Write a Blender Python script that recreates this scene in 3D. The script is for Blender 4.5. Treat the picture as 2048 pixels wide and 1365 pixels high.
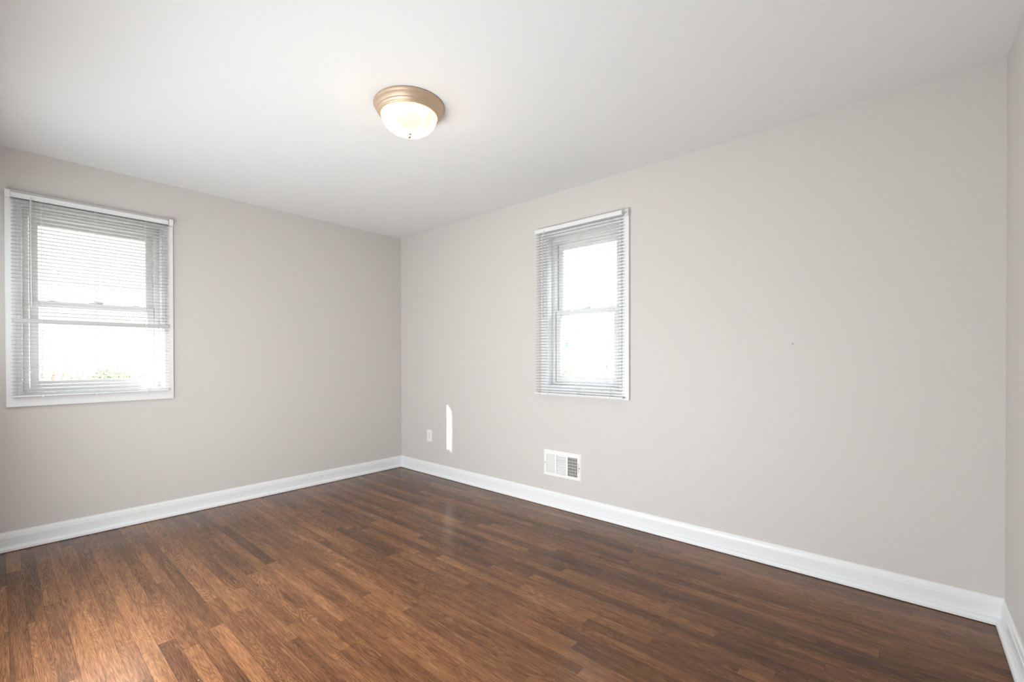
import bpy, bmesh, math, random
from mathutils import Vector, Matrix

random.seed(7)
for o in list(bpy.data.objects):
    bpy.data.objects.remove(o, do_unlink=True)
S = bpy.context.scene
COL = S.collection

# ------------------------------------------------------------------ camera
F_PX, CX, HY, YAW = 903.10, 1008.05, 722.03, 0.727866
CAM = Vector((-2.88558, -4.04838, 1.16012))
PIT, ROLL = -0.0058563, -0.0019957
H, L, W = 2.44, 4.368, 3.05            # ceiling height, room length, room width
cam_d = bpy.data.cameras.new('camera')
cam = bpy.data.objects.new('camera', cam_d); COL.objects.link(cam)
cam_d.sensor_width = 36.0
cam_d.lens = F_PX / 2048 * 36.0
cam_d.shift_x = (1024 - CX) / 2048
cam_d.shift_y = (HY - 682.5) / 2048
cam_d.clip_start = 0.02
c_, s_ = math.cos(YAW), math.sin(YAW)
rt = Vector((s_, -c_, 0)); fw = Vector((c_, s_, 0)); up = Vector((0, 0, 1))
fwp = fw * math.cos(PIT) + up * math.sin(PIT)
upp = up * math.cos(PIT) - fw * math.sin(PIT)
r2 = (rt + upp * ROLL).normalized(); u2 = (upp - rt * ROLL).normalized()
M4 = Matrix((r2, u2, -fwp)).transposed().to_4x4(); M4.translation = CAM
cam.matrix_world = M4
S.camera = cam

# ------------------------------------------------------------------ light and exposure
S.view_settings.view_transform = 'Standard'
S.view_settings.look = 'None'
S.view_settings.exposure = 0.12
S.view_settings.gamma = 1.0
S.view_settings.use_curve_mapping = False

SKY = 5.8
SUN = 35.0
FILL_WIDE = 73.0
FILL_WEST = 7.0
BULB = 6.0

wd = bpy.data.worlds.new('sky'); S.world = wd; wd.use_nodes = True
nt = wd.node_tree; nt.nodes.clear()
tc = nt.nodes.new('ShaderNodeTexCoord'); sx = nt.nodes.new('ShaderNodeSeparateXYZ')
rp = nt.nodes.new('ShaderNodeValToRGB'); bg = nt.nodes.new('ShaderNodeBackground')
ow = nt.nodes.new('ShaderNodeOutputWorld')
nt.links.new(tc.outputs['Generated'], sx.inputs[0]); nt.links.new(sx.outputs['Z'], rp.inputs[0])
el = rp.color_ramp.elements           # hazy winter sky: dim towards the horizon, bright higher up
el[0].position = 0.0; el[0].color = (0.235, 0.234, 0.232, 1)
el[1].position = 0.46; el[1].color = (1.35, 1.42, 1.48, 1)
e3 = el.new(0.2); e3.color = (0.25, 0.251, 0.253, 1)
nt.links.new(rp.outputs[0], bg.inputs[0]); bg.inputs[1].default_value = SKY
nt.links.new(bg.outputs[0], ow.inputs[0])

sd = bpy.data.lights.new('sun', 'SUN'); so = bpy.data.objects.new('sun', sd); COL.objects.link(so)
sd.energy = SUN; sd.angle = math.radians(0.6); sd.color = (1, 0.95, 0.86)
SUN_DIR = Vector((1, -0.345, -0.318)).normalized()
so.rotation_euler = SUN_DIR.to_track_quat('-Z', 'Y').to_euler()
so.location = (-6, 4, 5)

def area_light(name, loc, direction, sx_, sy_, energy, color=(1, 1, 1), portal=False):
    d = bpy.data.lights.new(name, 'AREA'); o = bpy.data.objects.new(name, d); COL.objects.link(o)
    d.shape = 'RECTANGLE'; d.size = sx_; d.size_y = sy_; d.energy = energy; d.color = color
    o.location = loc; o.rotation_euler = Vector(direction).to_track_quat('-Z', 'Y').to_euler()
    if portal: d.cycles.is_portal = True
    return o

# added fill lamps in two made-up openings behind the camera: centre y, half width, sill, head
FILLWIN = [(-2.30, 1.00, 0.28, 1.08, FILL_WIDE), (-0.74, 0.50, 1.10, 1.95, FILL_WEST)]
for (yc_, hw_, z0_, z1_, e_) in FILLWIN:
    area_light('window_daylight', (-W - 0.005, yc_, (z0_ + z1_) / 2), (1, 0, 0), 2 * hw_ - 0.02, z1_ - z0_ - 0.02, e_, (0.93, 0.975, 1.0))

# ------------------------------------------------------------------ materials
def mat(name, col, rough=0.5, bump=None, spec=0.5, metal=0.0, coat=0.0):
    m = bpy.data.materials.new(name); m.use_nodes = True
    n = m.node_tree; b = n.nodes['Principled BSDF']
    b.inputs['Base Color'].default_value = (*col, 1); b.inputs['Roughness'].default_value = rough
    b.inputs['Specular IOR Level'].default_value = spec; b.inputs['Metallic'].default_value = metal
    b.inputs['Coat Weight'].default_value = coat
    if bump:
        sc, st, dist = bump
        t = n.nodes.new('ShaderNodeTexCoord'); nz = n.nodes.new('ShaderNodeTexNoise'); bp = n.nodes.new('ShaderNodeBump')
        nz.inputs['Scale'].default_value = sc; nz.inputs['Detail'].default_value = 3
        bp.inputs['Strength'].default_value = st; bp.inputs['Distance'].default_value = dist
        n.links.new(t.outputs['Object'], nz.inputs['Vector']); n.links.new(nz.outputs['Fac'], bp.inputs['Height'])
        n.links.new(bp.outputs['Normal'], b.inputs['Normal'])
    return m

MW = mat('greige_wall_paint', (0.62, 0.59, 0.565), 0.55, (220, 0.25, 0.001), 0.35)
MC = mat('white_ceiling_paint', (0.79, 0.80, 0.805), 0.8, (160, 0.25, 0.001), 0.2)
MT = mat('white_gloss_trim_paint', (0.80, 0.81, 0.82), 0.32, (60, 0.12, 0.001), 0.5)
MV = mat('white_vinyl', (0.76, 0.76, 0.77), 0.4)
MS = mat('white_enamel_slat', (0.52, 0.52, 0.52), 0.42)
MR = mat('white_blind_rail', (0.76, 0.77, 0.77), 0.4)
MCORD = mat('white_cord', (0.8, 0.8, 0.79), 0.8)
MWAND = mat('clear_grey_wand_plastic', (0.52, 0.53, 0.54), 0.2)
MPL = mat('white_plastic_plate', (0.84, 0.84, 0.83), 0.35)
MDARK = mat('dark_slot', (0.02, 0.02, 0.02), 0.7)
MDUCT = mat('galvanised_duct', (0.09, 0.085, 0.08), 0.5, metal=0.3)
MDAMP = mat('tan_damper_metal', (0.42, 0.38, 0.33), 0.5)
MENAM = mat('white_enamel_register', (0.86, 0.86, 0.85), 0.35)
MSCREW = mat('dull_screw_metal', (0.18, 0.17, 0.16), 0.4, metal=0.8)
MNICK = mat('warm_brushed_nickel', (0.62, 0.47, 0.34), 0.48, metal=0.75)
MLOCK = mat('white_lock_enamel', (0.7, 0.7, 0.68), 0.4)
MEXT = mat('exterior_white_siding', (0.75, 0.75, 0.73), 0.7)

def glass_mat():
    m = bpy.data.materials.new('window_glass'); m.use_nodes = True
    n = m.node_tree; n.nodes.clear()
    tr = n.nodes.new('ShaderNodeBsdfTransparent'); gl = n.nodes.new('ShaderNodeBsdfGlossy')
    fr = n.nodes.new('ShaderNodeLayerWeight'); mx = n.nodes.new('ShaderNodeMixShader'); o = n.nodes.new('ShaderNodeOutputMaterial')
    tr.inputs[0].default_value = (0.96, 0.975, 0.97, 1); gl.inputs['Roughness'].default_value = 0.02
    fr.inputs['Blend'].default_value = 0.5
    pw = n.nodes.new('ShaderNodeMath'); pw.operation = 'POWER'; pw.inputs[1].default_value = 5.0
    ma = n.nodes.new('ShaderNodeMath'); ma.operation = 'MULTIPLY_ADD'; ma.inputs[1].default_value = 0.6; ma.inputs[2].default_value = 0.03
    n.links.new(fr.outputs['Facing'], pw.inputs[0]); n.links.new(pw.outputs[0], ma.inputs[0])
    n.links.new(ma.outputs[0], mx.inputs[0]); n.links.new(tr.outputs[0], mx.inputs[1]); n.links.new(gl.outputs[0], mx.inputs[2])
    n.links.new(mx.outputs[0], o.inputs[0])
    return m
MG = glass_mat()

def dome_mat():
    m = bpy.data.materials.new('amber_alabaster_glass'); m.use_nodes = True
    n = m.node_tree; n.nodes.clear()
    tr = n.nodes.new('ShaderNodeBsdfTransparent'); tl = n.nodes.new('ShaderNodeBsdfTranslucent')
    df = n.nodes.new('ShaderNodeBsdfDiffuse'); gl = n.nodes.new('ShaderNodeBsdfGlossy'); em = n.nodes.new('ShaderNodeEmission')
    nz = n.nodes.new('ShaderNodeTexNoise'); rp = n.nodes.new('ShaderNodeValToRGB'); tc = n.nodes.new('ShaderNodeTexCoord')
    nz.inputs['Scale'].default_value = 9; nz.inputs['Detail'].default_value = 3; nz.inputs['Distortion'].default_value = 1.2
    n.links.new(tc.outputs['Object'], nz.inputs['Vector']); n.links.new(nz.outputs['Fac'], rp.inputs[0])
    rp.color_ramp.elements[0].color = (1, 0.74, 0.24, 1); rp.color_ramp.elements[0].position = 0.3
    rp.color_ramp.elements[1].color = (1, 0.87, 0.42, 1); rp.color_ramp.elements[1].position = 0.65
    n.links.new(rp.outputs[0], tl.inputs[0]); n.links.new(rp.outputs[0], em.inputs[0]); n.links.new(rp.outputs[0], df.inputs[0])
    tr.inputs[0].default_value = (1, 0.97, 0.92, 1)
    em.inputs[1].default_value = 0.5
    m1 = n.nodes.new('ShaderNodeMixShader'); m1.inputs[0].default_value = 0.85
    n.links.new(tl.outputs[0], m1.inputs[1]); n.links.new(tr.outputs[0], m1.inputs[2])
    m2 = n.nodes.new('ShaderNodeMixShader'); m2.inputs[0].default_value = 0.05; gl.inputs['Roughness'].default_value = 0.15
    m3 = n.nodes.new('ShaderNodeMixShader'); m3.inputs[0].default_value = 0.42
    n.links.new(df.outputs[0], m3.inputs[1]); n.links.new(m1.outputs[0], m3.inputs[2])
    n.links.new(m3.outputs[0], m2.inputs[1]); n.links.new(gl.outputs[0], m2.inputs[2])
    ad = n.nodes.new('ShaderNodeAddShader'); o = n.nodes.new('ShaderNodeOutputMaterial')
    n.links.new(m2.outputs[0], ad.inputs[0]); n.links.new(em.outputs[0], ad.inputs[1]); n.links.new(ad.outputs[0], o.inputs[0])
    return m
MDOME = dome_mat()

def floor_mat():
    m = bpy.data.materials.new('dark_stained_oak_strip_floor'); m.use_nodes = True
    n = m.node_tree; N = n.nodes; K = n.links
    b = N['Principled BSDF']
    def val(x):
        return x
    def math_(op, a, bb=None, c=None):
        nd = N.new('ShaderNodeMath'); nd.operation = op
        for i, v in enumerate((a, bb, c)):
            if v is None: continue
            if isinstance(v, (int, float)): nd.inputs[i].default_value = v
            else: K.new(v, nd.inputs[i])
        return nd.outputs[0]
    def wn1(v):
        w = N.new('ShaderNodeTexWhiteNoise'); w.noise_dimensions = '1D'; K.new(v, w.inputs['W']); return w
    def wn2(a, bb):
        cx = N.new('ShaderNodeCombineXYZ'); K.new(a, cx.inputs[0]); K.new(bb, cx.inputs[1])
        w = N.new('ShaderNodeTexWhiteNoise'); w.noise_dimensions = '3D'; K.new(cx.outputs[0], w.inputs['Vector']); return w
    def ramp(v, stops):
        r = N.new('ShaderNodeValToRGB'); K.new(v, r.inputs[0]); e = r.color_ramp.elements
        while len(e) < len(stops): e.new(0.5)
        for el, (p, c) in zip(e, stops): el.position = p; el.color = (*c, 1)
        return r.outputs[0]
    def mixc(f, a, bb, mode='MIX'):
        mx = N.new('ShaderNodeMix'); mx.data_type = 'RGBA'; mx.blend_type = mode
        if isinstance(f, (int, float)): mx.inputs[0].default_value = f
        else: K.new(f, mx.inputs[0])
        for i, v in ((6, a), (7, bb)):
            if isinstance(v, tuple): mx.inputs[i].default_value = (*v, 1)
            else: K.new(v, mx.inputs[i])
        return mx.outputs[2]
    tc = N.new('ShaderNodeTexCoord'); sp = N.new('ShaderNodeSeparateXYZ'); K.new(tc.outputs['Object'], sp.inputs[0])
    X, Y = sp.outputs[0], sp.outputs[1]
    BW = 0.0572
    xs = math_('DIVIDE', X, BW); row = math_('FLOOR', xs); fx = math_('FRACT', xs)
    rr = wn1(row); ln = math_('MULTIPLY_ADD', rr.outputs[0], 0.75, 0.55)
    rr2 = wn1(math_('ADD', row, 137.3))
    ys = math_('ADD', math_('DIVIDE', Y, ln), math_('MULTIPLY', rr2.outputs[0], 9.0))
    brd = math_('FLOOR', ys); fy = math_('FRACT', ys)
    wn = wn2(row, brd); rnd = wn.outputs[0]
    sepc = N.new('ShaderNodeSeparateColor'); K.new(wn.outputs[1], sepc.inputs[0])
    r1, r2_, r3 = sepc.outputs[0], sepc.outputs[1], sepc.outputs[2]
    # board-local grain coordinates
    gx = math_('MULTIPLY_ADD', r1, 40.0, X); gy = math_('MULTIPLY_ADD', r2_, 60.0, Y)
    def gv(sx_, sy_):
        cx = N.new('ShaderNodeCombineXYZ'); K.new(math_('MULTIPLY', gx, sx_), cx.inputs[0]); K.new(math_('MULTIPLY', gy, sy_), cx.inputs[1])
        K.new(math_('MULTIPLY', rnd, 23.0), cx.inputs[2]); return cx.outputs[0]
    def noise(vec, scale, detail=2.0, dist=0.0, rough=0.5):
        z = N.new('ShaderNodeTexNoise'); K.new(vec, z.inputs['Vector']); z.inputs['Scale'].default_value = scale
        z.inputs['Detail'].default_value = detail; z.inputs['Distortion'].default_value = dist; z.inputs['Roughness'].default_value = rough
        return z.outputs['Fac']
    # cathedral grain = contour lines of a stretched noise field
    field = noise(gv(14.0, 1.7), 1.0, 1.5, 0.25)
    rings = math_('SINE', math_('MULTIPLY_ADD', field, 170.0, math_('MULTIPLY', noise(gv(90, 9), 1.0, 3.0), 5.0)))
    rings = math_('MULTIPLY_ADD', rings, 0.5, 0.5)
    fine = noise(gv(360.0, 13.0), 1.0, 3.0, 0.0, 0.6)
    pore = noise(gv(700.0, 22.0), 1.0, 2.0)
    blot = noise(tc.outputs['Object'], 1.6, 3.0)
    tone = math_('ADD', math_('MULTIPLY_ADD', rnd, 0.46, 0.15), math_('MULTIPLY', math_('SUBTRACT', noise(gv(26, 2.2), 1.0, 3.0), 0.5), 0.9))
    tone = math_('ADD', tone, math_('MULTIPLY', math_('SUBTRACT', blot, 0.5), 0.45))
    base = ramp(tone, [(0.0, (0.095, 0.040, 0.0185)), (0.3, (0.19, 0.083, 0.0355)), (0.6, (0.29, 0.131, 0.0555)), (1.0, (0.46, 0.222, 0.097))])
    dark = mixc(1.0, base, (0.32, 0.28, 0.25), 'MULTIPLY')
    ringm = math_('MULTIPLY', math_('POWER', rings, 1.6), math_('MULTIPLY_ADD', r3, 0.55, 0.15))
    col = mixc(ringm, base, dark)
    fm = math_('MULTIPLY', math_('SMOOTHSTEP', fine, 0.45, 0.75) if False else math_('MULTIPLY', math_('SUBTRACT', fine, 0.38), 3.2), 0.9)
    fmc = N.new('ShaderNodeClamp'); K.new(fm, fmc.inputs[0])
    col = mixc(fmc.outputs[0], col, dark)
    # seams between strips and at butt ends
    ex = math_('MINIMUM', fx, math_('SUBTRACT', 1.0, fx)); ex = math_('MULTIPLY', ex, BW)
    ey = math_('MULTIPLY', math_('MINIMUM', fy, math_('SUBTRACT', 1.0, fy)), ln)
    e = math_('MINIMUM', ex, ey)
    seam = math_('SUBTRACT', 1.0, math_('DIVIDE', e, 0.0011))
    sc = N.new('ShaderNodeClamp'); K.new(seam, sc.inputs[0])
    col = mixc(math_('MULTIPLY', sc.outputs[0], 0.75), col, (0.018, 0.009, 0.005))
    # small pale flecks of dust and plaster
    vo = N.new('ShaderNodeTexVoronoi'); vo.inputs['Scale'].default_value = 5.5; K.new(tc.outputs['Object'], vo.inputs['Vector'])
    sv = N.new('ShaderNodeSeparateColor'); K.new(vo.outputs['Color'], sv.inputs[0])
    fl = math_('MULTIPLY', math_('LESS_THAN', vo.outputs['Distance'], 0.010), math_('GREATER_THAN', sv.outputs[0], 0.72))
    col = mixc(fl, col, (0.7, 0.66, 0.6))
    K.new(col, b.inputs['Base Color'])
    ro = math_('MULTIPLY_ADD', noise(tc.outputs['Object'], 3.0, 3.0), 0.10, 0.14)
    ro = math_('ADD', ro, math_('MULTIPLY', pore, 0.06))
    K.new(ro, b.inputs['Roughness'])
    b.inputs['Specular IOR Level'].default_value = 0.26
    hb = math_('SUBTRACT', math_('MULTIPLY', math_('ADD', fine, math_('MULTIPLY', rings, 0.5)), -0.12), math_('MULTIPLY', sc.outputs[0], 1.0))
    bp = N.new('ShaderNodeBump'); bp.inputs['Strength'].default_value = 0.15; bp.inputs['Distance'].default_value = 0.0005
    K.new(hb, bp.inputs['Height']); K.new(bp.outputs[0], b.inputs['Normal'])
    return m
MF = floor_mat()

# ------------------------------------------------------------------ mesh helpers
def box(bm, x0, x1, y0, y1, z0, z1):
    v = [bm.verts.new((x, y, z)) for x in (x0, x1) for y in (y0, y1) for z in (z0, z1)]
    for f in ((0, 1, 3, 2), (4, 6, 7, 5), (0, 4, 5, 1), (2, 3, 7, 6), (0, 2, 6, 4), (1, 5, 7, 3)):
        bm.faces.new([v[i] for i in f])

def tube(bm, p, q, r, n=8, r1=None):
    p, q = Vector(p), Vector(q); d = (q - p).normalized(); r1 = r if r1 is None else r1
    a = d.orthogonal().normalized(); b = d.cross(a)
    R0 = [bm.verts.new(p + (a * math.cos(t) + b * math.sin(t)) * r) for t in [2 * math.pi * i / n for i in range(n)]]
    R1 = [bm.verts.new(q + (a * math.cos(t) + b * math.sin(t)) * r1) for t in [2 * math.pi * i / n for i in range(n)]]
    for i in range(n):
        bm.faces.new((R0[i], R0[(i + 1) % n], R1[(i + 1) % n], R1[i]))
    bm.faces.new(R0[::-1]); bm.faces.new(R1)

def lathe(bm, prof, n=64, c=(0, 0)):
    rings = []
    for r, z in prof:
        if r < 1e-6: rings.append([bm.verts.new((c[0], c[1], z))])
        else: rings.append([bm.verts.new((c[0] + r * math.cos(2 * math.pi * i / n), c[1] + r * math.sin(2 * math.pi * i / n), z)) for i in range(n)])
    for A, B in zip(rings, rings[1:]):
        for i in range(n):
            j = (i + 1) % n
            if len(A) == 1 and len(B) > 1: bm.faces.new((A[0], B[i], B[j]))
            elif len(B) == 1 and len(A) > 1: bm.faces.new((A[i], A[j], B[0]))
            elif len(A) > 1: bm.faces.new((A[i], A[j], B[j], B[i]))

def extrude_profile(bm, prof, u0, u1, m0=0.0, m1=0.0):
    """prof: (d, z) points; runs along local x; m0/m1 mitre factors at the ends."""
    A = [bm.verts.new((u0 + m0 * d, -d, z)) for d, z in prof]
    B = [bm.verts.new((u1 - m1 * d, -d, z)) for d, z in prof]
    k = len(prof)
    for i in range(k):
        j = (i + 1) % k
        bm.faces.new((A[i], B[i], B[j], A[j]))
    bm.faces.new(A[::-1]); bm.faces.new(B)

def build(name, bm, m, parent=None, bevel=0, smooth=False, seg=2):
    bmesh.ops.recalc_face_normals(bm, faces=bm.faces)
    me = bpy.data.meshes.new(name); bm.to_mesh(me); bm.free()
    o = bpy.data.objects.new(name, me); COL.objects.link(o)
    me.materials.append(m)
    if parent: o.parent = parent
    if smooth:
        for p in me.polygons: p.use_smooth = True
    if bevel:
        bv = o.modifiers.new('bevel', 'BEVEL'); bv.width = bevel; bv.segments = seg; bv.limit_method = 'ANGLE'
    return o

def mk(name, m, boxes, parent=None, bevel=0, smooth=False):
    bm = bmesh.new()
    for bx in boxes: box(bm, *bx)
    return build(name, bm, m, parent, bevel, smooth)

def empty(name, loc=(0, 0, 0), rz=0):
    o = bpy.data.objects.new(name, None); COL.objects.link(o); o.location = loc; o.rotation_euler = (0, 0, rz)
    o.empty_display_size = 0.1
    return o

def tag(o, label, cat, group=None):
    o['label'] = label; o['category'] = cat
    if group: o['group'] = group
    return o

def struct(o, label=None, cat=None):
    o['kind'] = 'structure'
    if label: o['label'] = label
    if cat: o['category'] = cat
    return o

# ------------------------------------------------------------------ room shell
TH = 0.14
def wall_mesh(bm, u0, u1, z0, z1, holes, y0=0.0, y1=TH):
    us = sorted({u0, u1, *[h[0] for h in holes], *[h[1] for h in holes]})
    zs = sorted({z0, z1, *[h[2] for h in holes], *[h[3] for h in holes]})
    inh = lambda a, b: any(h[0] < a < h[1] and h[2] < b < h[3] for h in holes)
    V = {}
    def v(u, y, z):
        k = (round(u, 6), y, round(z, 6))
        if k not in V: V[k] = bm.verts.new((u, y, z))
        return V[k]
    for i in range(len(us) - 1):
        for j in range(len(zs) - 1):
            a, b, c, d = us[i], us[i + 1], zs[j], zs[j + 1]
            if inh((a + b) / 2, (c + d) / 2): continue
            bm.faces.new((v(a, y0, c), v(b, y0, c), v(b, y0, d), v(a, y0, d)))
            bm.faces.new((v(a, y1, c), v(a, y1, d), v(b, y1, d), v(b, y1, c)))
            for (p, q, du, dz) in (((a, c), (b, c), 0, -1), ((a, d), (b, d), 0, 1), ((a, c), (a, d), -1, 0), ((b, c), (b, d), 1, 0)):
                mu, mz = (p[0] + q[0]) / 2 + du * 1e-4, (p[1] + q[1]) / 2 + dz * 1e-4
                if inh(mu, mz) or not (u0 < mu < u1 and z0 < mz < z1):
                    bm.faces.new((v(p[0], y0, p[1]), v(q[0], y0, q[1]), v(q[0], y1, q[1]), v(p[0], y1, p[1])))

# window layout (local x along the wall, measured from the window centre)
WA, WB = -2.4365, -2.255               # window centres: world x on the left wall, world y on the right wall
ZB, ZT = 0.942, 2.112                  # rough opening heights
HA, HB = 0.352, 0.310                  # half widths of the openings
VENT = (-1.902, -2.248, 0.234, 0.438)

bm = bmesh.new(); wall_mesh(bm, -W - TH, TH, -0.12, H + 0.12, [(WA - HA, WA + HA, ZB, ZT)])
struct(build('wall_left', bm, MW))
bm = bmesh.new(); wall_mesh(bm, 0.0, L + TH, -0.12, H + 0.12, [(-WB - HB, -WB + HB, ZB, ZT), (1.925, 2.225, 0.262, 0.410)])
o = struct(build('wall_right', bm, MW)); o.rotation_euler = (0, 0, -math.pi / 2)
bm = bmesh.new(); wall_mesh(bm, 0.0, W + TH, -0.12, H + 0.12, [])
o = struct(build('wall_near', bm, MW)); o.location = (0, -L, 0); o.rotation_euler = (0, 0, math.pi)
bm = bmesh.new(); wall_mesh(bm, 0.0, L, -0.12, H + 0.12, [(L + q[0] - q[1], L + q[0] + q[1], q[2], q[3]) for q in FILLWIN])
o = struct(build('wall_behind', bm, MW)); o.location = (-W, -L, 0); o.rotation_euler = (0, 0, math.pi / 2)
struct(mk('floor', MF, [(-W - TH, 0, -L, 0, -0.1, 0)]))
struct(mk('ceiling', MC, [(-W, 0, -L, 0, H, H + 0.1)]))

# baseboards: stepped cap, flat face, and a shoe molding standing a hair off the boards
BASE = [(0, 0), (0.013, 0), (0.013, 0.083), (0.0105, 0.086), (0.0105, 0.090), (0.008, 0.103), (0.0035, 0.112), (0.003, 0.117), (0, 0.117)]
SHOE = [(0.013, 0.003), (0.030, 0.003), (0.030, 0.012)] + [(0.013 + 0.017 * math.cos(a), 0.012 + 0.017 * math.sin(a)) for a in [math.pi / 10 * k for k in range(1, 5)]] + [(0.013, 0.029)]
def baseboard(name, loc, rz, u0, u1, m0=1, m1=1):
    bm = bmesh.new(); extrude_profile(bm, BASE, u0, u1, m0, m1)
    o = struct(build(name, bm, MT)); o.location = loc; o.rotation_euler = (0, 0, rz)
    bm = bmesh.new(); extrude_profile(bm, SHOE, u0, u1, m0, m1)
    build('shoe_molding', bm, MT, o)
    return o
bbl = baseboard('baseboard_left', (0, 0, 0), 0, -W, 0)
baseboard('baseboard_right', (0, 0, 0), -math.pi / 2, 0, L)
baseboard('baseboard_near', (0, -L, 0), math.pi, 0, W)
baseboard('baseboard_behind', (-W, -L, 0), math.pi / 2, 0, L)
for (x, z, s) in ((-1.015, 0.098, 0.005), (-0.992, 0.087, 0.004), (-0.900, 0.078, 0.0045), (-0.880, 0.076, 0.003)):
    bm = bmesh.new(); d = 0.0131 if z < 0.086 else 0.0105
    tube(bm, (x, -d + 0.002, z), (x, -d - 0.0006, z), s * 0.5, 10)
    n_ = build('nail_hole', bm, MSCREW, bbl); n_['label'] = 'dark nail hole'

# made-up frames, casings and backing panels around the added fill lamps
for k_, (yc_, hw_, z0_, z1_, e_) in enumerate(FILLWIN):
    fx0, fx1, ya, yb = -W - 0.09, -W - 0.05, yc_ - hw_, yc_ + hw_
    w3 = struct(mk('window_%d' % (k_ + 3), MV, [(fx0, fx1, ya, ya + 0.05, z0_, z1_), (fx0, fx1, yb - 0.05, yb, z0_, z1_), (fx0, fx1, ya + 0.05, yb - 0.05, z0_, z0_ + 0.05), (fx0, fx1, ya + 0.05, yb - 0.05, z1_ - 0.05, z1_)]))
    mk('casing', MT, [(-W, -W + 0.018, ya - 0.06, ya, z0_ - 0.06, z1_ + 0.06), (-W, -W + 0.018, yb, yb + 0.06, z0_ - 0.06, z1_ + 0.06),
                      (-W, -W + 0.018, ya, yb, z0_ - 0.06, z0_), (-W, -W + 0.018, ya, yb, z1_, z1_ + 0.06)], w3, 0.003)
    mk('roller_shade', MR, [(-W - 0.03, -W - 0.027, ya, yb, z0_, z1_)], w3)

# unseen overhang added to keep sun off the left window's upper sash
ev = struct(mk('eaves', MEXT, [(-W - 2.5, 1.2, TH, 0.90, 2.40, 2.42)]), 'roof overhang above the left window', 'eaves')
mk('fascia', MEXT, [(-W - 2.5, 1.2, 0.87, 0.89, 2.268, 2.42)], ev)

# ------------------------------------------------------------------ windows
def frame_boxes(hw0, hw1, z0, z1, t0b, t0t, y0, y1):
    """picture frame between outer half width hw0 and inner half width hw1"""
    return [(-hw0, -hw1, y0, y1, z0, z1), (hw1, hw0, y0, y1, z0, z1),
            (-hw1, hw1, y0, y1, z0, z0 + t0b), (-hw1, hw1, y0, y1, z1 - t0t, z1)]

def window(name, loc, rz, hw, cas_l, cas_r, label):
    t = struct(empty(name, loc, rz))
    cz0, cz1 = 0.868, 2.184
    # casing with a mitred inner bead
    bm = bmesh.new()
    O = [(cas_l, cz0), (cas_r, cz0), (cas_r, cz1), (cas_l, cz1)]
    I = [(-hw + 0.006, ZB + 0.006), (hw - 0.006, ZB + 0.006), (hw - 0.006, ZT - 0.006), (-hw + 0.006, ZT - 0.006)]
    V = [[bm.verts.new((x, y, z)) for x, z in R] for R, y in ((O, 0), (O, -0.018), (I, -0.018), (I, 0))]
    for A_, B_ in zip(V, V[1:] + V[:1]):
        for i in range(4):
            j = (i + 1) % 4; bm.faces.new((A_[i], A_[j], B_[j], B_[i]))
    cs = build('casing', bm, MT, t, 0.004)
    mk('casing_bead', MT, frame_boxes(hw + 0.018, hw + 0.004, ZB - 0.018, ZT + 0.018, 0.014, 0.014, -0.023, -0.017), cs, 0.003)
    # jamb liner filling the wall opening, vinyl frame with sash tracks
    mk('jamb', MT, frame_boxes(hw, hw - 0.008, ZB, ZT, 0.008, 0.008, -0.001, TH), t, 0.001)
    fi = hw - 0.036
    mk('window_frame', MV, frame_boxes(hw - 0.008, fi, ZB + 0.008, ZT - 0.008, 0.022, 0.045, 0.045, 0.132), t, 0.002)
    mk('exterior_trim', MEXT, frame_boxes(hw + 0.05, hw - 0.012, ZB - 0.05, ZT + 0.05, 0.062, 0.062, TH, TH + 0.012), t, 0.002)
    so_ = fi - 0.004                    # sash outer half width, with a dark gap each side
    si = hw - 0.079
    zm = 1.512
    lo = mk('lower_sash', MV, frame_boxes(so_, si, ZB + 0.031, zm + 0.020, 0.046, 0.040, 0.050, 0.080), t, 0.003)
    mk('pane', MG, [(-si - 0.003, si + 0.003, 0.064, 0.067, ZB + 0.074, zm - 0.017)], lo)
    hi = mk('upper_sash', MV, frame_boxes(so_, si, zm - 0.018, ZT - 0.054, 0.036, 0.046, 0.086, 0.116), t, 0.003)
    mk('pane', MG, [(-si - 0.003, si + 0.003, 0.100, 0.103, zm + 0.015, ZT - 0.098)], hi)
    # sash lock on the meeting rail
    bm = bmesh.new(); box(bm, -0.035, 0.035, 0.054, 0.078, zm + 0.0195, zm + 0.026)
    lk = build('sash_lock', bm, MLOCK, t, 0.002)
    bm = bmesh.new(); tube(bm, (0.0, 0.066, zm + 0.024), (0.0, 0.066, zm + 0.036), 0.012, 16); box(bm, -0.004, 0.040, 0.056, 0.066, zm + 0.026, zm + 0.034)
    build('cam_lever', bm, MLOCK, lk, 0.0015)
    # tilt latches on the top rail of the lower sash
    for s in (-1, 1):
        mk('tilt_latch', MLOCK, [(s * (si - 0.06) - 0.02, s * (si - 0.06) + 0.02, 0.056, 0.074, zm + 0.0195, zm + 0.024)], t, 0.001)
    return t
window('window_1', (WA, 0, 0), 0, HA, -2.853 - WA, -2.020 - WA, None)
window('window_2', (0, WB, 0), -math.pi / 2, HB, -(-1.885 - WB), -(-2.634 - WB), None)

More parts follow.
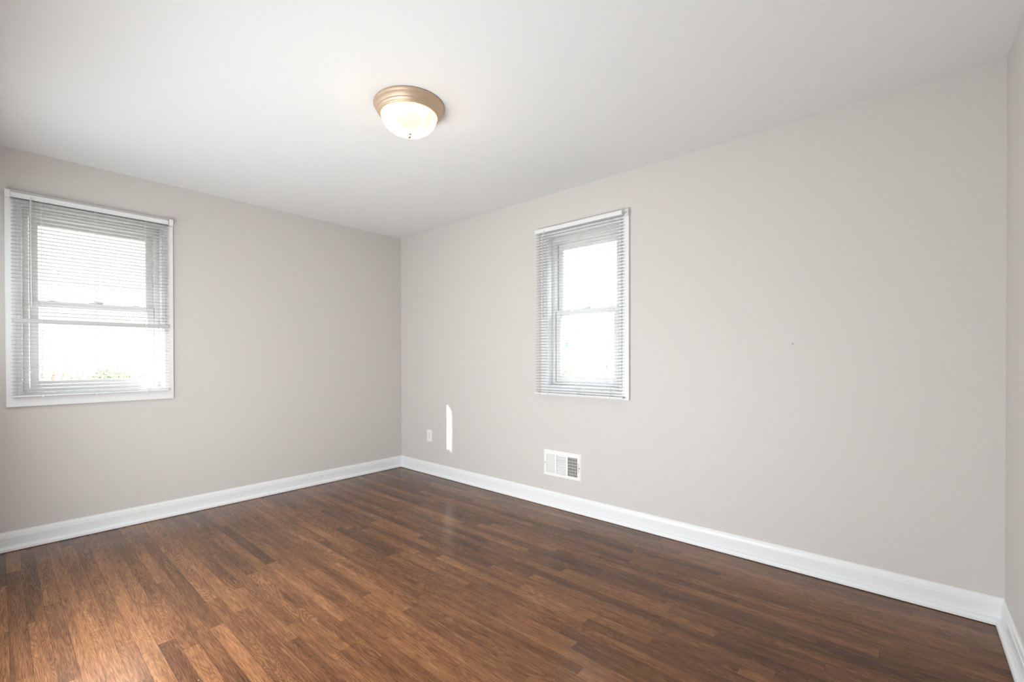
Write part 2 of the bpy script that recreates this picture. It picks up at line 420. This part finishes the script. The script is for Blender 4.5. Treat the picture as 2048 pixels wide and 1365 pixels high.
# ------------------------------------------------------------------ venetian blinds
def slat(bm, u0, u1, y, z, tilt, w=0.025, sag=0.0022, th=0.0005, seg=5):
    ca, sa = math.cos(tilt), math.sin(tilt)
    def pt(k, off):
        s = (k / seg - 0.5) * w
        h = sag * (1 - (2 * k / seg - 1) ** 2) - sag * 0.5 + off
        return (y + s * ca - h * sa, z + s * sa + h * ca)
    top = [pt(k, th / 2) for k in range(seg + 1)]; bot = [pt(k, -th / 2) for k in range(seg + 1)][::-1]
    P = top + bot
    A = [bm.verts.new((u0, a, b)) for a, b in P]; B = [bm.verts.new((u1, a, b)) for a, b in P]
    n = len(P)
    for i in range(n):
        j = (i + 1) % n; bm.faces.new((A[i], A[j], B[j], B[i]))
    bm.faces.new(A[::-1]); bm.faces.new(B)

def blind(loc, rz, u0, u1, yc, ztop, zbot, pitch, tilt_fn, cords, wand, bracket, label, closed=None, clips=True, rail_u=(0, 0)):
    t = tag(empty('venetian_blind', loc, rz), label, 'blind')
    d = 0.0135
    hr = mk('headrail', MR, [(u0 - rail_u[0], u1 + rail_u[0], yc - d, yc + d, ztop - 0.028, ztop)], t, 0.0015)
    # lip under the front of the headrail
    mk('rail_lip', MR, [(u0 - rail_u[0], u1 + rail_u[0], yc - d - 0.0015, yc - d + 0.001, ztop - 0.031, ztop - 0.026)], hr, 0.0004)
    bm = bmesh.new(); z = ztop - 0.028 - 0.012; k = 0
    zl = zbot + 0.018
    n = int((z - zl) / pitch)
    p = (z - zl - 0.012) / n
    for k in range(n + 1):
        zz = z - k * p
        if closed is not None and abs(zz - closed) < p / 2: continue
        slat(bm, u0 + 0.002, u1 - 0.002, yc, zz, tilt_fn(zz) + math.radians(random.uniform(-0.7, 0.7)))
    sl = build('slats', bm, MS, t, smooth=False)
    if closed is not None:
        bm = bmesh.new(); slat(bm, u0 + 0.002, u1 - 0.002, yc - 0.002, closed, math.radians(82))
        c_ = build('slat', bm, MS, t); c_['label'] = 'slat flipped shut across the blind'
    br = mk('bottom_rail', MR, [(u0 - rail_u[1], u1 + rail_u[1], yc - 0.012, yc + 0.012, zbot, zbot + 0.011)], t, 0.003)
    for c in cords:
        bm = bmesh.new()
        tube(bm, (c, yc - 0.0138, zbot + 0.01), (c, yc - 0.0138, ztop - 0.028), 0.0007, 6)
        tube(bm, (c, yc + 0.0138, zbot + 0.01), (c, yc + 0.0138, ztop - 0.028), 0.0007, 6)
        tube(bm, (c + 0.006, yc, zbot + 0.01), (c + 0.006, yc, ztop - 0.028), 0.0008, 6)
        build('ladder_cord', bm, MCORD, t)
        bm = bmesh.new(); tube(bm, (c, yc, zbot - 0.003), (c, yc, zbot + 0.001), 0.007, 14); box(bm, c - 0.003, c + 0.009, yc - 0.016, yc - 0.0115, zbot - 0.002, zbot + 0.013)
        build('cord_button', bm, MR, br, 0.001)
    # tilt wand on its hook
    wu, z0, z1 = wand
    bm = bmesh.new(); tube(bm, (wu, yc - 0.0245, z0), (wu - 0.001, yc - 0.0245, z1), 0.0048, 6)
    w_ = build('tilt_wand', bm, MWAND, t)
    bm = bmesh.new(); tube(bm, (wu, yc - 0.0245, z1 - 0.002), (wu, yc - 0.017, ztop - 0.020), 0.002, 8); tube(bm, (wu, yc - 0.017, ztop - 0.020), (wu, yc - d + 0.002, ztop - 0.016), 0.002, 8)
    build('hook', bm, MR, w_)
    # box brackets carrying the headrail
    for (b0, b1, f) in bracket:
        if f == 0:                    # shallow box bracket left behind the rail end
            bk = mk('bracket', MR, [(b0, b1, -0.030, -0.0175, ztop - 0.035, ztop - 0.0335), (b0, b1, -0.030, -0.0175, ztop + 0.012, ztop + 0.0135), (b1 - 0.0015, b1, -0.030, -0.0175, ztop - 0.0335, ztop + 0.012),
                                    (b0, b1, -0.0195, -0.0175, ztop - 0.0335, ztop + 0.012)], t, 0.0005)
            bm = bmesh.new(); tube(bm, ((b0 + b1) / 2 - 0.004, -0.019, ztop - 0.010), ((b0 + b1) / 2 - 0.004, -0.026, ztop - 0.010), 0.0075, 16)
            build('rail_clip', bm, MWAND, bk)
            continue
        bk = mk('bracket', MR, [(b0, b1, -0.020, -0.0175, ztop - 0.033, ztop + 0.010), (b0, b1, yc - d - 0.002, -0.018, ztop + 0.008, ztop + 0.010),
                           (b0, b1, yc - d - 0.002, -0.018, ztop - 0.035, ztop - 0.033), (b0 if f < 0 else b1 - 0.0015, b0 + 0.0015 if f < 0 else b1, yc - d - 0.002, -0.018, ztop - 0.035, ztop + 0.010),
                           (b0, b1, yc - d - 0.0035, yc - d - 0.002, ztop - 0.033, ztop + 0.010)][:5], t, 0.0008)
    return t

tA = lambda z: math.radians(9.5 - 13.0 * max(0.0, min(1.0, (z - 1.57) / 0.08)))
blind((WA, 0, 0), 0, -2.830 - WA, -2.053 - WA, -0.0385, 2.163, 0.928, 0.0224, tA,
      [-2.700 - WA, -2.451 - WA, -2.188 - WA], (-2.744 - WA, 1.478, 2.128),
      [(-2.853 - WA, -2.829 - WA, -1), (-2.052 - WA, -2.026 - WA, 1)],
      'white venetian blind over the wide window on the left wall, one slat flipped shut', closed=1.395)
tB = lambda z: math.radians(3.5)
blind((0, WB, 0), -math.pi / 2, -(-1.858 - WB), -(-2.600 - WB), -0.0465, 2.166, 0.880, 0.0222, tB,
      [-(-1.97 - WB), -(-2.235 - WB), -(-2.500 - WB)], (-(-1.946 - WB), 1.472, 2.100),
      [(-(-2.606 - WB), -(-2.634 - WB), 0)],
      'narrower white venetian blind on the right wall, standing proud of its window casing', rail_u=(0.003, 0.006))

# ------------------------------------------------------------------ ceiling light
LX, LY = -1.490, -2.165
t = tag(empty('ceiling_light', (LX, LY, H)), 'lit flush ceiling lamp with an amber glass bowl and nickel rim', 'ceiling light')
bm = bmesh.new()
lathe(bm, [(0, 0), (0.172, 0), (0.1755, -0.004), (0.1755, -0.009), (0.171, -0.013), (0.168, -0.020), (0.164, -0.029), (0.158, -0.036), (0.1565, -0.039), (0.1565, -0.042),
           (0.153, -0.045), (0.149, -0.049), (0.1485, -0.053), (0.145, -0.056), (0.141, -0.058), (0.139, -0.058), (0.139, -0.050), (0.160, -0.02), (0.160, -0.004), (0, -0.004)], 96)
build('rim', bm, MNICK, t, smooth=True).modifiers.new('ws', 'WEIGHTED_NORMAL')
bm = bmesh.new(); lathe(bm, [(0.1385, -0.052), (0.136, -0.030), (0.128, -0.018), (0.03, -0.014), (0, -0.014), (0, -0.011), (0.130, -0.014), (0.1385, -0.028)], 64)
build('reflector_pan', bm, mat('dark_pan_metal', (0.02, 0.016, 0.01), 0.8), t, smooth=True)  # added pan, near-black so the inside of the lit bowl doesn't burn out
bm = bmesh.new()
pr = [(0.1375 * math.cos(a) ** 0.9 if math.cos(a) > 0 else 0.0, -0.054 - 0.090 * math.sin(a)) for a in [math.pi / 2 * k / 16 for k in range(17)]]
pr[-1] = (0.0, pr[-1][1])
lathe(bm, pr, 96)
dome = build('glass_bowl', bm, MDOME, t, smooth=True)
bm = bmesh.new(); lathe(bm, [(0, -0.140), (0.012, -0.141), (0.013, -0.145), (0.008, -0.148), (0.0075, -0.152), (0.0095, -0.156), (0.008, -0.161), (0.004, -0.164), (0, -0.165)], 24)
build('finial', bm, mat('finial_nickel', (0.75, 0.7, 0.62), 0.2, metal=1.0), t, smooth=True)
for (bx, by) in ((-0.062, 0.02), (0.052, -0.035)):
    d = bpy.data.lights.new('bulb_light', 'POINT'); d.energy = BULB; d.shadow_soft_size = 0.026; d.color = (1, 0.95, 0.88)
    lo = bpy.data.objects.new('bulb_light', d); COL.objects.link(lo); lo.parent = t; lo.location = (bx, by, -0.070)

# ------------------------------------------------------------------ wall outlet
t = tag(empty('wall_outlet', (0, -0.4755, 0.383), -math.pi / 2), 'white duplex power outlet low on the wall beside the sun patch', 'outlet')
mk('cover_plate', MPL, [(-0.0385, 0.0385, -0.006, 0, -0.060, 0.060)], t, 0.003)
for s in (-1, 1):
    bm = bmesh.new(); zc = s * 0.0205
    P = [(0.0165 * max(-0.86, min(0.86, math.cos(a))) / 0.86, zc + 0.0145 * math.sin(a)) for a in [2 * math.pi * k / 32 for k in range(32)]]
    A = [bm.verts.new((x, -0.006, z)) for x, z in P]; B = [bm.verts.new((x, -0.0082, z)) for x, z in P]
    for i in range(32): bm.faces.new((A[i], A[(i + 1) % 32], B[(i + 1) % 32], B[i]))
    bm.faces.new(B)
    r_ = build('receptacle', bm, MPL, t)
    bm = bmesh.new()
    box(bm, -0.0075, -0.0052, -0.0085, -0.0075, zc - 0.002, zc + 0.0075); box(bm, 0.0052, 0.0073, -0.0085, -0.0075, zc - 0.001, zc + 0.0065)
    tube(bm, (0, -0.0075, zc - 0.008), (0, -0.0085, zc - 0.008), 0.0026, 12)
    build('slots', bm, MDARK, r_)
bm = bmesh.new(); tube(bm, (0, -0.005, 0), (0, -0.0072, 0), 0.0032, 14)
build('screw', bm, MSCREW, t)

# ------------------------------------------------------------------ wall register (vent)
t = tag(empty('wall_register', (0, -1.902, 0.336), -math.pi / 2), 'white metal air register low on the right wall below the narrow window', 'vent')
PW, PH = 0.346, 0.204
z0, z1 = -PH / 2, PH / 2
banks = [(0.030, 0.112), (0.127, 0.214), (0.230, 0.316)]
bz0, bz1 = -0.070, 0.072
bm = bmesh.new()
# raised face with three openings and a sloped rim
us = [0.010, banks[0][0], banks[0][1], banks[1][0], banks[1][1], banks[2][0], banks[2][1], PW - 0.010]
box(bm, us[0], us[-1], -0.011, -0.0095, z0 + 0.010, bz0); box(bm, us[0], us[-1], -0.011, -0.0095, bz1, z1 - 0.010)
for a, b in ((us[0], us[1]), (us[2], us[3]), (us[4], us[5])):
    box(bm, a, b, -0.011, -0.0095, bz0, bz1)
sl0, sl1 = 0.3235, 0.3265              # lever slot
box(bm, us[6], sl0, -0.011, -0.0095, bz0, bz1); box(bm, sl1, us[7], -0.011, -0.0095, bz0, bz1)
box(bm, sl0, sl1, -0.011, -0.0095, bz0, -0.036); box(bm, sl0, sl1, -0.011, -0.0095, 0.040, bz1)
i_ = [bm.verts.new(p) for p in ((0.010, -0.011, z0 + 0.010), (PW - 0.010, -0.011, z0 + 0.010), (PW - 0.010, -0.011, z1 - 0.010), (0.010, -0.011, z1 - 0.010))]
o_ = [bm.verts.new(p) for p in ((0, -0.003, z0), (PW, -0.003, z0), (PW, -0.003, z1), (0, -0.003, z1))]
w_ = [bm.verts.new(p) for p in ((0, 0, z0), (PW, 0, z0), (PW, 0, z1), (0, 0, z1))]
for i in range(4):
    j = (i + 1) % 4
    bm.faces.new((i_[i], o_[i], o_[j], i_[j])); bm.faces.new((o_[i], w_[i], w_[j], o_[j]))
build('faceplate', bm, MENAM, t)
def fin(bm, p, q, w, ang, axis):
    """thin blade between p and q; axis 'z' = vertical blade, 'x' = horizontal blade; w deep, turned by ang"""
    dy, ds = -w / 2 * math.cos(ang), w / 2 * math.sin(ang); yc = -0.0075
    th = 0.0006
    if axis == 'z':
        pts = [(p[0] - ds - th, yc + dy), (p[0] - ds + th, yc + dy), (p[0] + ds + th, yc - dy), (p[0] + ds - th, yc - dy)]
        A = [bm.verts.new((x, y, p[1])) for x, y in pts]; B = [bm.verts.new((x, y, q[1])) for x, y in pts]
    else:
        pts = [(p[1] - ds - th, yc + dy), (p[1] - ds + th, yc + dy), (p[1] + ds + th, yc - dy), (p[1] + ds - th, yc - dy)]
        A = [bm.verts.new((p[0], y, z)) for z, y in pts]; B = [bm.verts.new((q[0], y, z)) for z, y in pts]
    for i in range(4): bm.faces.new((A[i], A[(i + 1) % 4], B[(i + 1) % 4], B[i]))
    bm.faces.new(A[::-1]); bm.faces.new(B)
def bank(a, b, n, kind, ang, w):
    bm = bmesh.new()
    if kind == 'z':
        for k in range(n):
            u = a + (b - a) * (k + 0.5) / n
            fin(bm, (u, bz0), (u, bz1), w, ang, 'z')
    else:
        for k in range(n):
            z = bz0 + (bz1 - bz0) * (k + 0.5) / n
            fin(bm, (a, z), (b, z), w, ang, 'x')
    return build('louver_bank', bm, MENAM, t)
bank(*banks[0], 8, 'z', math.radians(50), 0.0085)['label'] = 'vertical fins turned to face the room'
bank(*banks[1], 11, 'x', math.radians(52), 0.0105)['label'] = 'horizontal louvers'
bank(*banks[2], 8, 'z', math.radians(-58), 0.0050)['label'] = 'open vertical fins over dark damper blades'
bm = bmesh.new()
for k in range(6):
    z = bz0 + (bz1 - bz0) * (k + 0.5) / 6
    box(bm, 0.026, 0.297, 0.010, 0.0112, z - 0.006, z + 0.006)
build('damper_blades', bm, MDAMP, t)
mk('duct', MDUCT, [(0.024, 0.0252, 0.001, 0.12, -0.073, 0.073), (0.3218, 0.323, 0.001, 0.12, -0.073, 0.073), (0.024, 0.323, 0.001, 0.12, -0.0738, -0.0726),
                   (0.024, 0.323, 0.001, 0.12, 0.0726, 0.0738), (0.024, 0.323, 0.119, 0.12, -0.073, 0.073)], t)
mk('lever', MENAM, [(0.3238, 0.3262, -0.022, -0.006, -0.004, 0.004)], t, 0.0008)
for (u, z) in ((0.012 + 0.004, 0.0), (0.334, 0.0)):
    bm = bmesh.new(); tube(bm, (u, -0.010, z), (u, -0.0128, z), 0.0036, 14)
    build('screw', bm, MSCREW, t)

# small nail left in the right wall
bm = bmesh.new(); tube(bm, (0.004, -3.585, 1.234), (-0.006, -3.585, 1.234), 0.0012, 8); tube(bm, (-0.006, -3.585, 1.234), (-0.0075, -3.585, 1.234), 0.0032, 12)
tag(build('wall_nail', bm, MSCREW), 'tiny dark nail head left in the bare right wall', 'nail')

# ------------------------------------------------------------------ outside the windows
GZ = -0.55
MGR = mat('pale_winter_lawn', (0.19, 0.175, 0.14), 0.9, (4, 0.6, 0.02))
MRD = mat('pale_concrete_road', (0.55, 0.54, 0.55), 0.85, (8, 0.3, 0.01))
MBK = mat('pale_tree_bark', (0.34, 0.29, 0.24), 0.9)
MHD = mat('reddish_winter_hedge', (0.46, 0.24, 0.19), 0.9)
MEV = mat('dull_evergreen_leaves', (0.20, 0.24, 0.15), 0.8)
MYL = mat('dry_tan_leaves', (0.42, 0.33, 0.20), 0.8)
MRF = mat('grey_blue_shingle_roof', (0.38, 0.42, 0.48), 0.9)
struct(mk('ground', MGR, [(-40, 60, TH + 0.05, 70, GZ - 0.2, GZ), (TH + 0.05, 60, -30, TH + 0.05, GZ - 0.2, GZ)]))
struct(mk('road', MRD, [(-40, 60, 7.5, 15.0, GZ, GZ + 0.02)]), 'pale road outside', 'road')

def shrub(name, m, loc, rx, ry, rz, n, leaf, label, cat, seed):
    rnd = random.Random(seed); bm = bmesh.new()
    for k in range(n):
        while True:
            p = Vector((rnd.uniform(-1, 1), rnd.uniform(-1, 1), rnd.uniform(-1, 1)))
            if 0.25 < p.length < 1: break
        c = Vector((p.x * rx, p.y * ry, rz * (1 + p.z)))
        a = Vector((rnd.gauss(0, 1), rnd.gauss(0, 1), rnd.gauss(0, 1))).normalized(); b = a.orthogonal().normalized()
        s = leaf * rnd.uniform(0.6, 1.3)
        v = [bm.verts.new(c + a * s), bm.verts.new(c + b * s * 0.45), bm.verts.new(c - a * s), bm.verts.new(c - b * s * 0.45)]
        bm.faces.new(v)
    for k in range(9):
        an = rnd.uniform(0, 6.28); q = Vector((math.cos(an) * rx * 0.5, math.sin(an) * ry * 0.5, rz * 1.5))
        tube(bm, (0, 0, 0), q, 0.03, 5, 0.008)
    o = build(name, bm, m); o.location = loc
    return tag(o, label, cat)

def bare_tree(loc, h, seed, label):
    rnd = random.Random(seed); bm = bmesh.new()
    def grow(p, d, ln, r, lev):
        q = p + d * ln
        tube(bm, p, q, r, 6 if lev < 2 else 4, r * 0.65)
        if lev == 4: return
        for k in range(3 if lev < 3 else 2):
            nd = (d + Vector((rnd.gauss(0, .42), rnd.gauss(0, .42), rnd.uniform(-.05, .35)))).normalized()
            grow(q if k else p + d * ln * 0.8, nd, ln * rnd.uniform(0.6, 0.8), r * 0.6, lev + 1)
    grow(Vector((0, 0, 0)), Vector((0, 0, 1)), h * 0.32, h * 0.010, 0)
    o = build('bare_tree', bm, MBK); o.location = loc
    return tag(o, label, 'tree', 'bare trees across the road')

bare_tree((-3.0, 22.0, GZ), 7.5, 3, 'bare tree across the road, leftmost behind the left window blind')
bare_tree((-1.4, 33.0, GZ), 8.5, 5, 'bare tree across the road, behind the middle of the left window blind')
bare_tree((2.4, 26.0, GZ), 7.0, 11, 'bare tree across the road, rightmost behind the left window blind')
shrub('hedge', MHD, (-1.1, 18.5, GZ), 4.5, 0.7, 0.62, 2600, 0.09, 'reddish low hedge beyond the road, seen through the left blind', 'hedge', 2)
shrub('shrub', MEV, (-0.2, 17.0, GZ), 0.75, 0.7, 0.72, 1500, 0.07, 'rounded green shrub in front of the reddish hedge', 'shrub', 4)
shrub('shrub', MYL, (7.4, 3.2, GZ), 0.55, 0.55, 1.1, 1500, 0.07, 'upright tan shrub left of the porch, behind the right blind', 'shrub', 6)
shrub('shrub', MYL, (8.0, 2.15, GZ), 0.6, 0.6, 0.75, 1300, 0.07, 'low tan shrub right of the porch steps, behind the right blind', 'shrub', 9)

# neighbouring house beyond the right window
hs = tag(empty('house', (12.0, 6.0, GZ)), 'pale sided neighbouring house with a porch, seen through the right blind', 'house')
bm = bmesh.new(); box(bm, 0, 7, -6, 6, 0, 6.5)
for k in range(43): box(bm, -0.02, 0.0, -6, 6, 0.05 + k * 0.15, 0.18 + k * 0.15)
build('walls', bm, MEXT, hs)
bm = bmesh.new()
P = [(-0.4, 6.4), (3.5, 8.9), (7.4, 6.4), (7.4, 6.55), (3.5, 9.1), (-0.4, 6.55)]
A = [bm.verts.new((x, -6.4, z)) for x, z in P]; B = [bm.verts.new((x, 6.4, z)) for x, z in P]
for i in range(6): bm.faces.new((A[i], A[(i + 1) % 6], B[(i + 1) % 6], B[i]))
bm.faces.new(A[::-1]); bm.faces.new(B); build('roof', bm, MRF, hs)
mk('porch_roof', MRF, [(-1.9, 0, -4.6, 1.4, 2.62, 2.78)], hs)
mk('porch_floor', MRD, [(-1.9, 0, -4.6, 1.4, 0, 0.35)], hs)
for y in (-4.4, -2.4, -0.6, 1.2):
    mk('porch_post', MEXT, [(-1.82, -1.70, y - 0.06, y + 0.06, 0.35, 2.62)], hs)
for y in (-3.5, 0.3):
    wn_ = mk('window', MEXT, [(-0.06, 0, y - 0.6, y + 0.6, 1.0, 2.4)], hs)
    mk('pane', mat('house_pane', (0.25, 0.33, 0.42), 0.1), [(-0.07, -0.05, y - 0.5, y + 0.5, 1.1, 2.3)], wn_)
dr = mk('door', mat('tan_house_door', (0.5, 0.44, 0.38), 0.5), [(-0.06, 0, -1.95, -1.05, 0.35, 2.4)], hs)
mk('handle', MSCREW, [(-0.11, -0.06, -1.88, -1.84, 1.35, 1.5)], dr)

# portals help the renderer find the sky through the two windows
area_light('sky_portal', (WA, TH + 0.02, (ZB + ZT) / 2), (0, -1, 0), 2 * HA, ZT - ZB, 1, portal=True)
area_light('sky_portal', (TH + 0.02, WB, (ZB + ZT) / 2), (-1, 0, 0), 2 * HB, ZT - ZB, 1, portal=True)
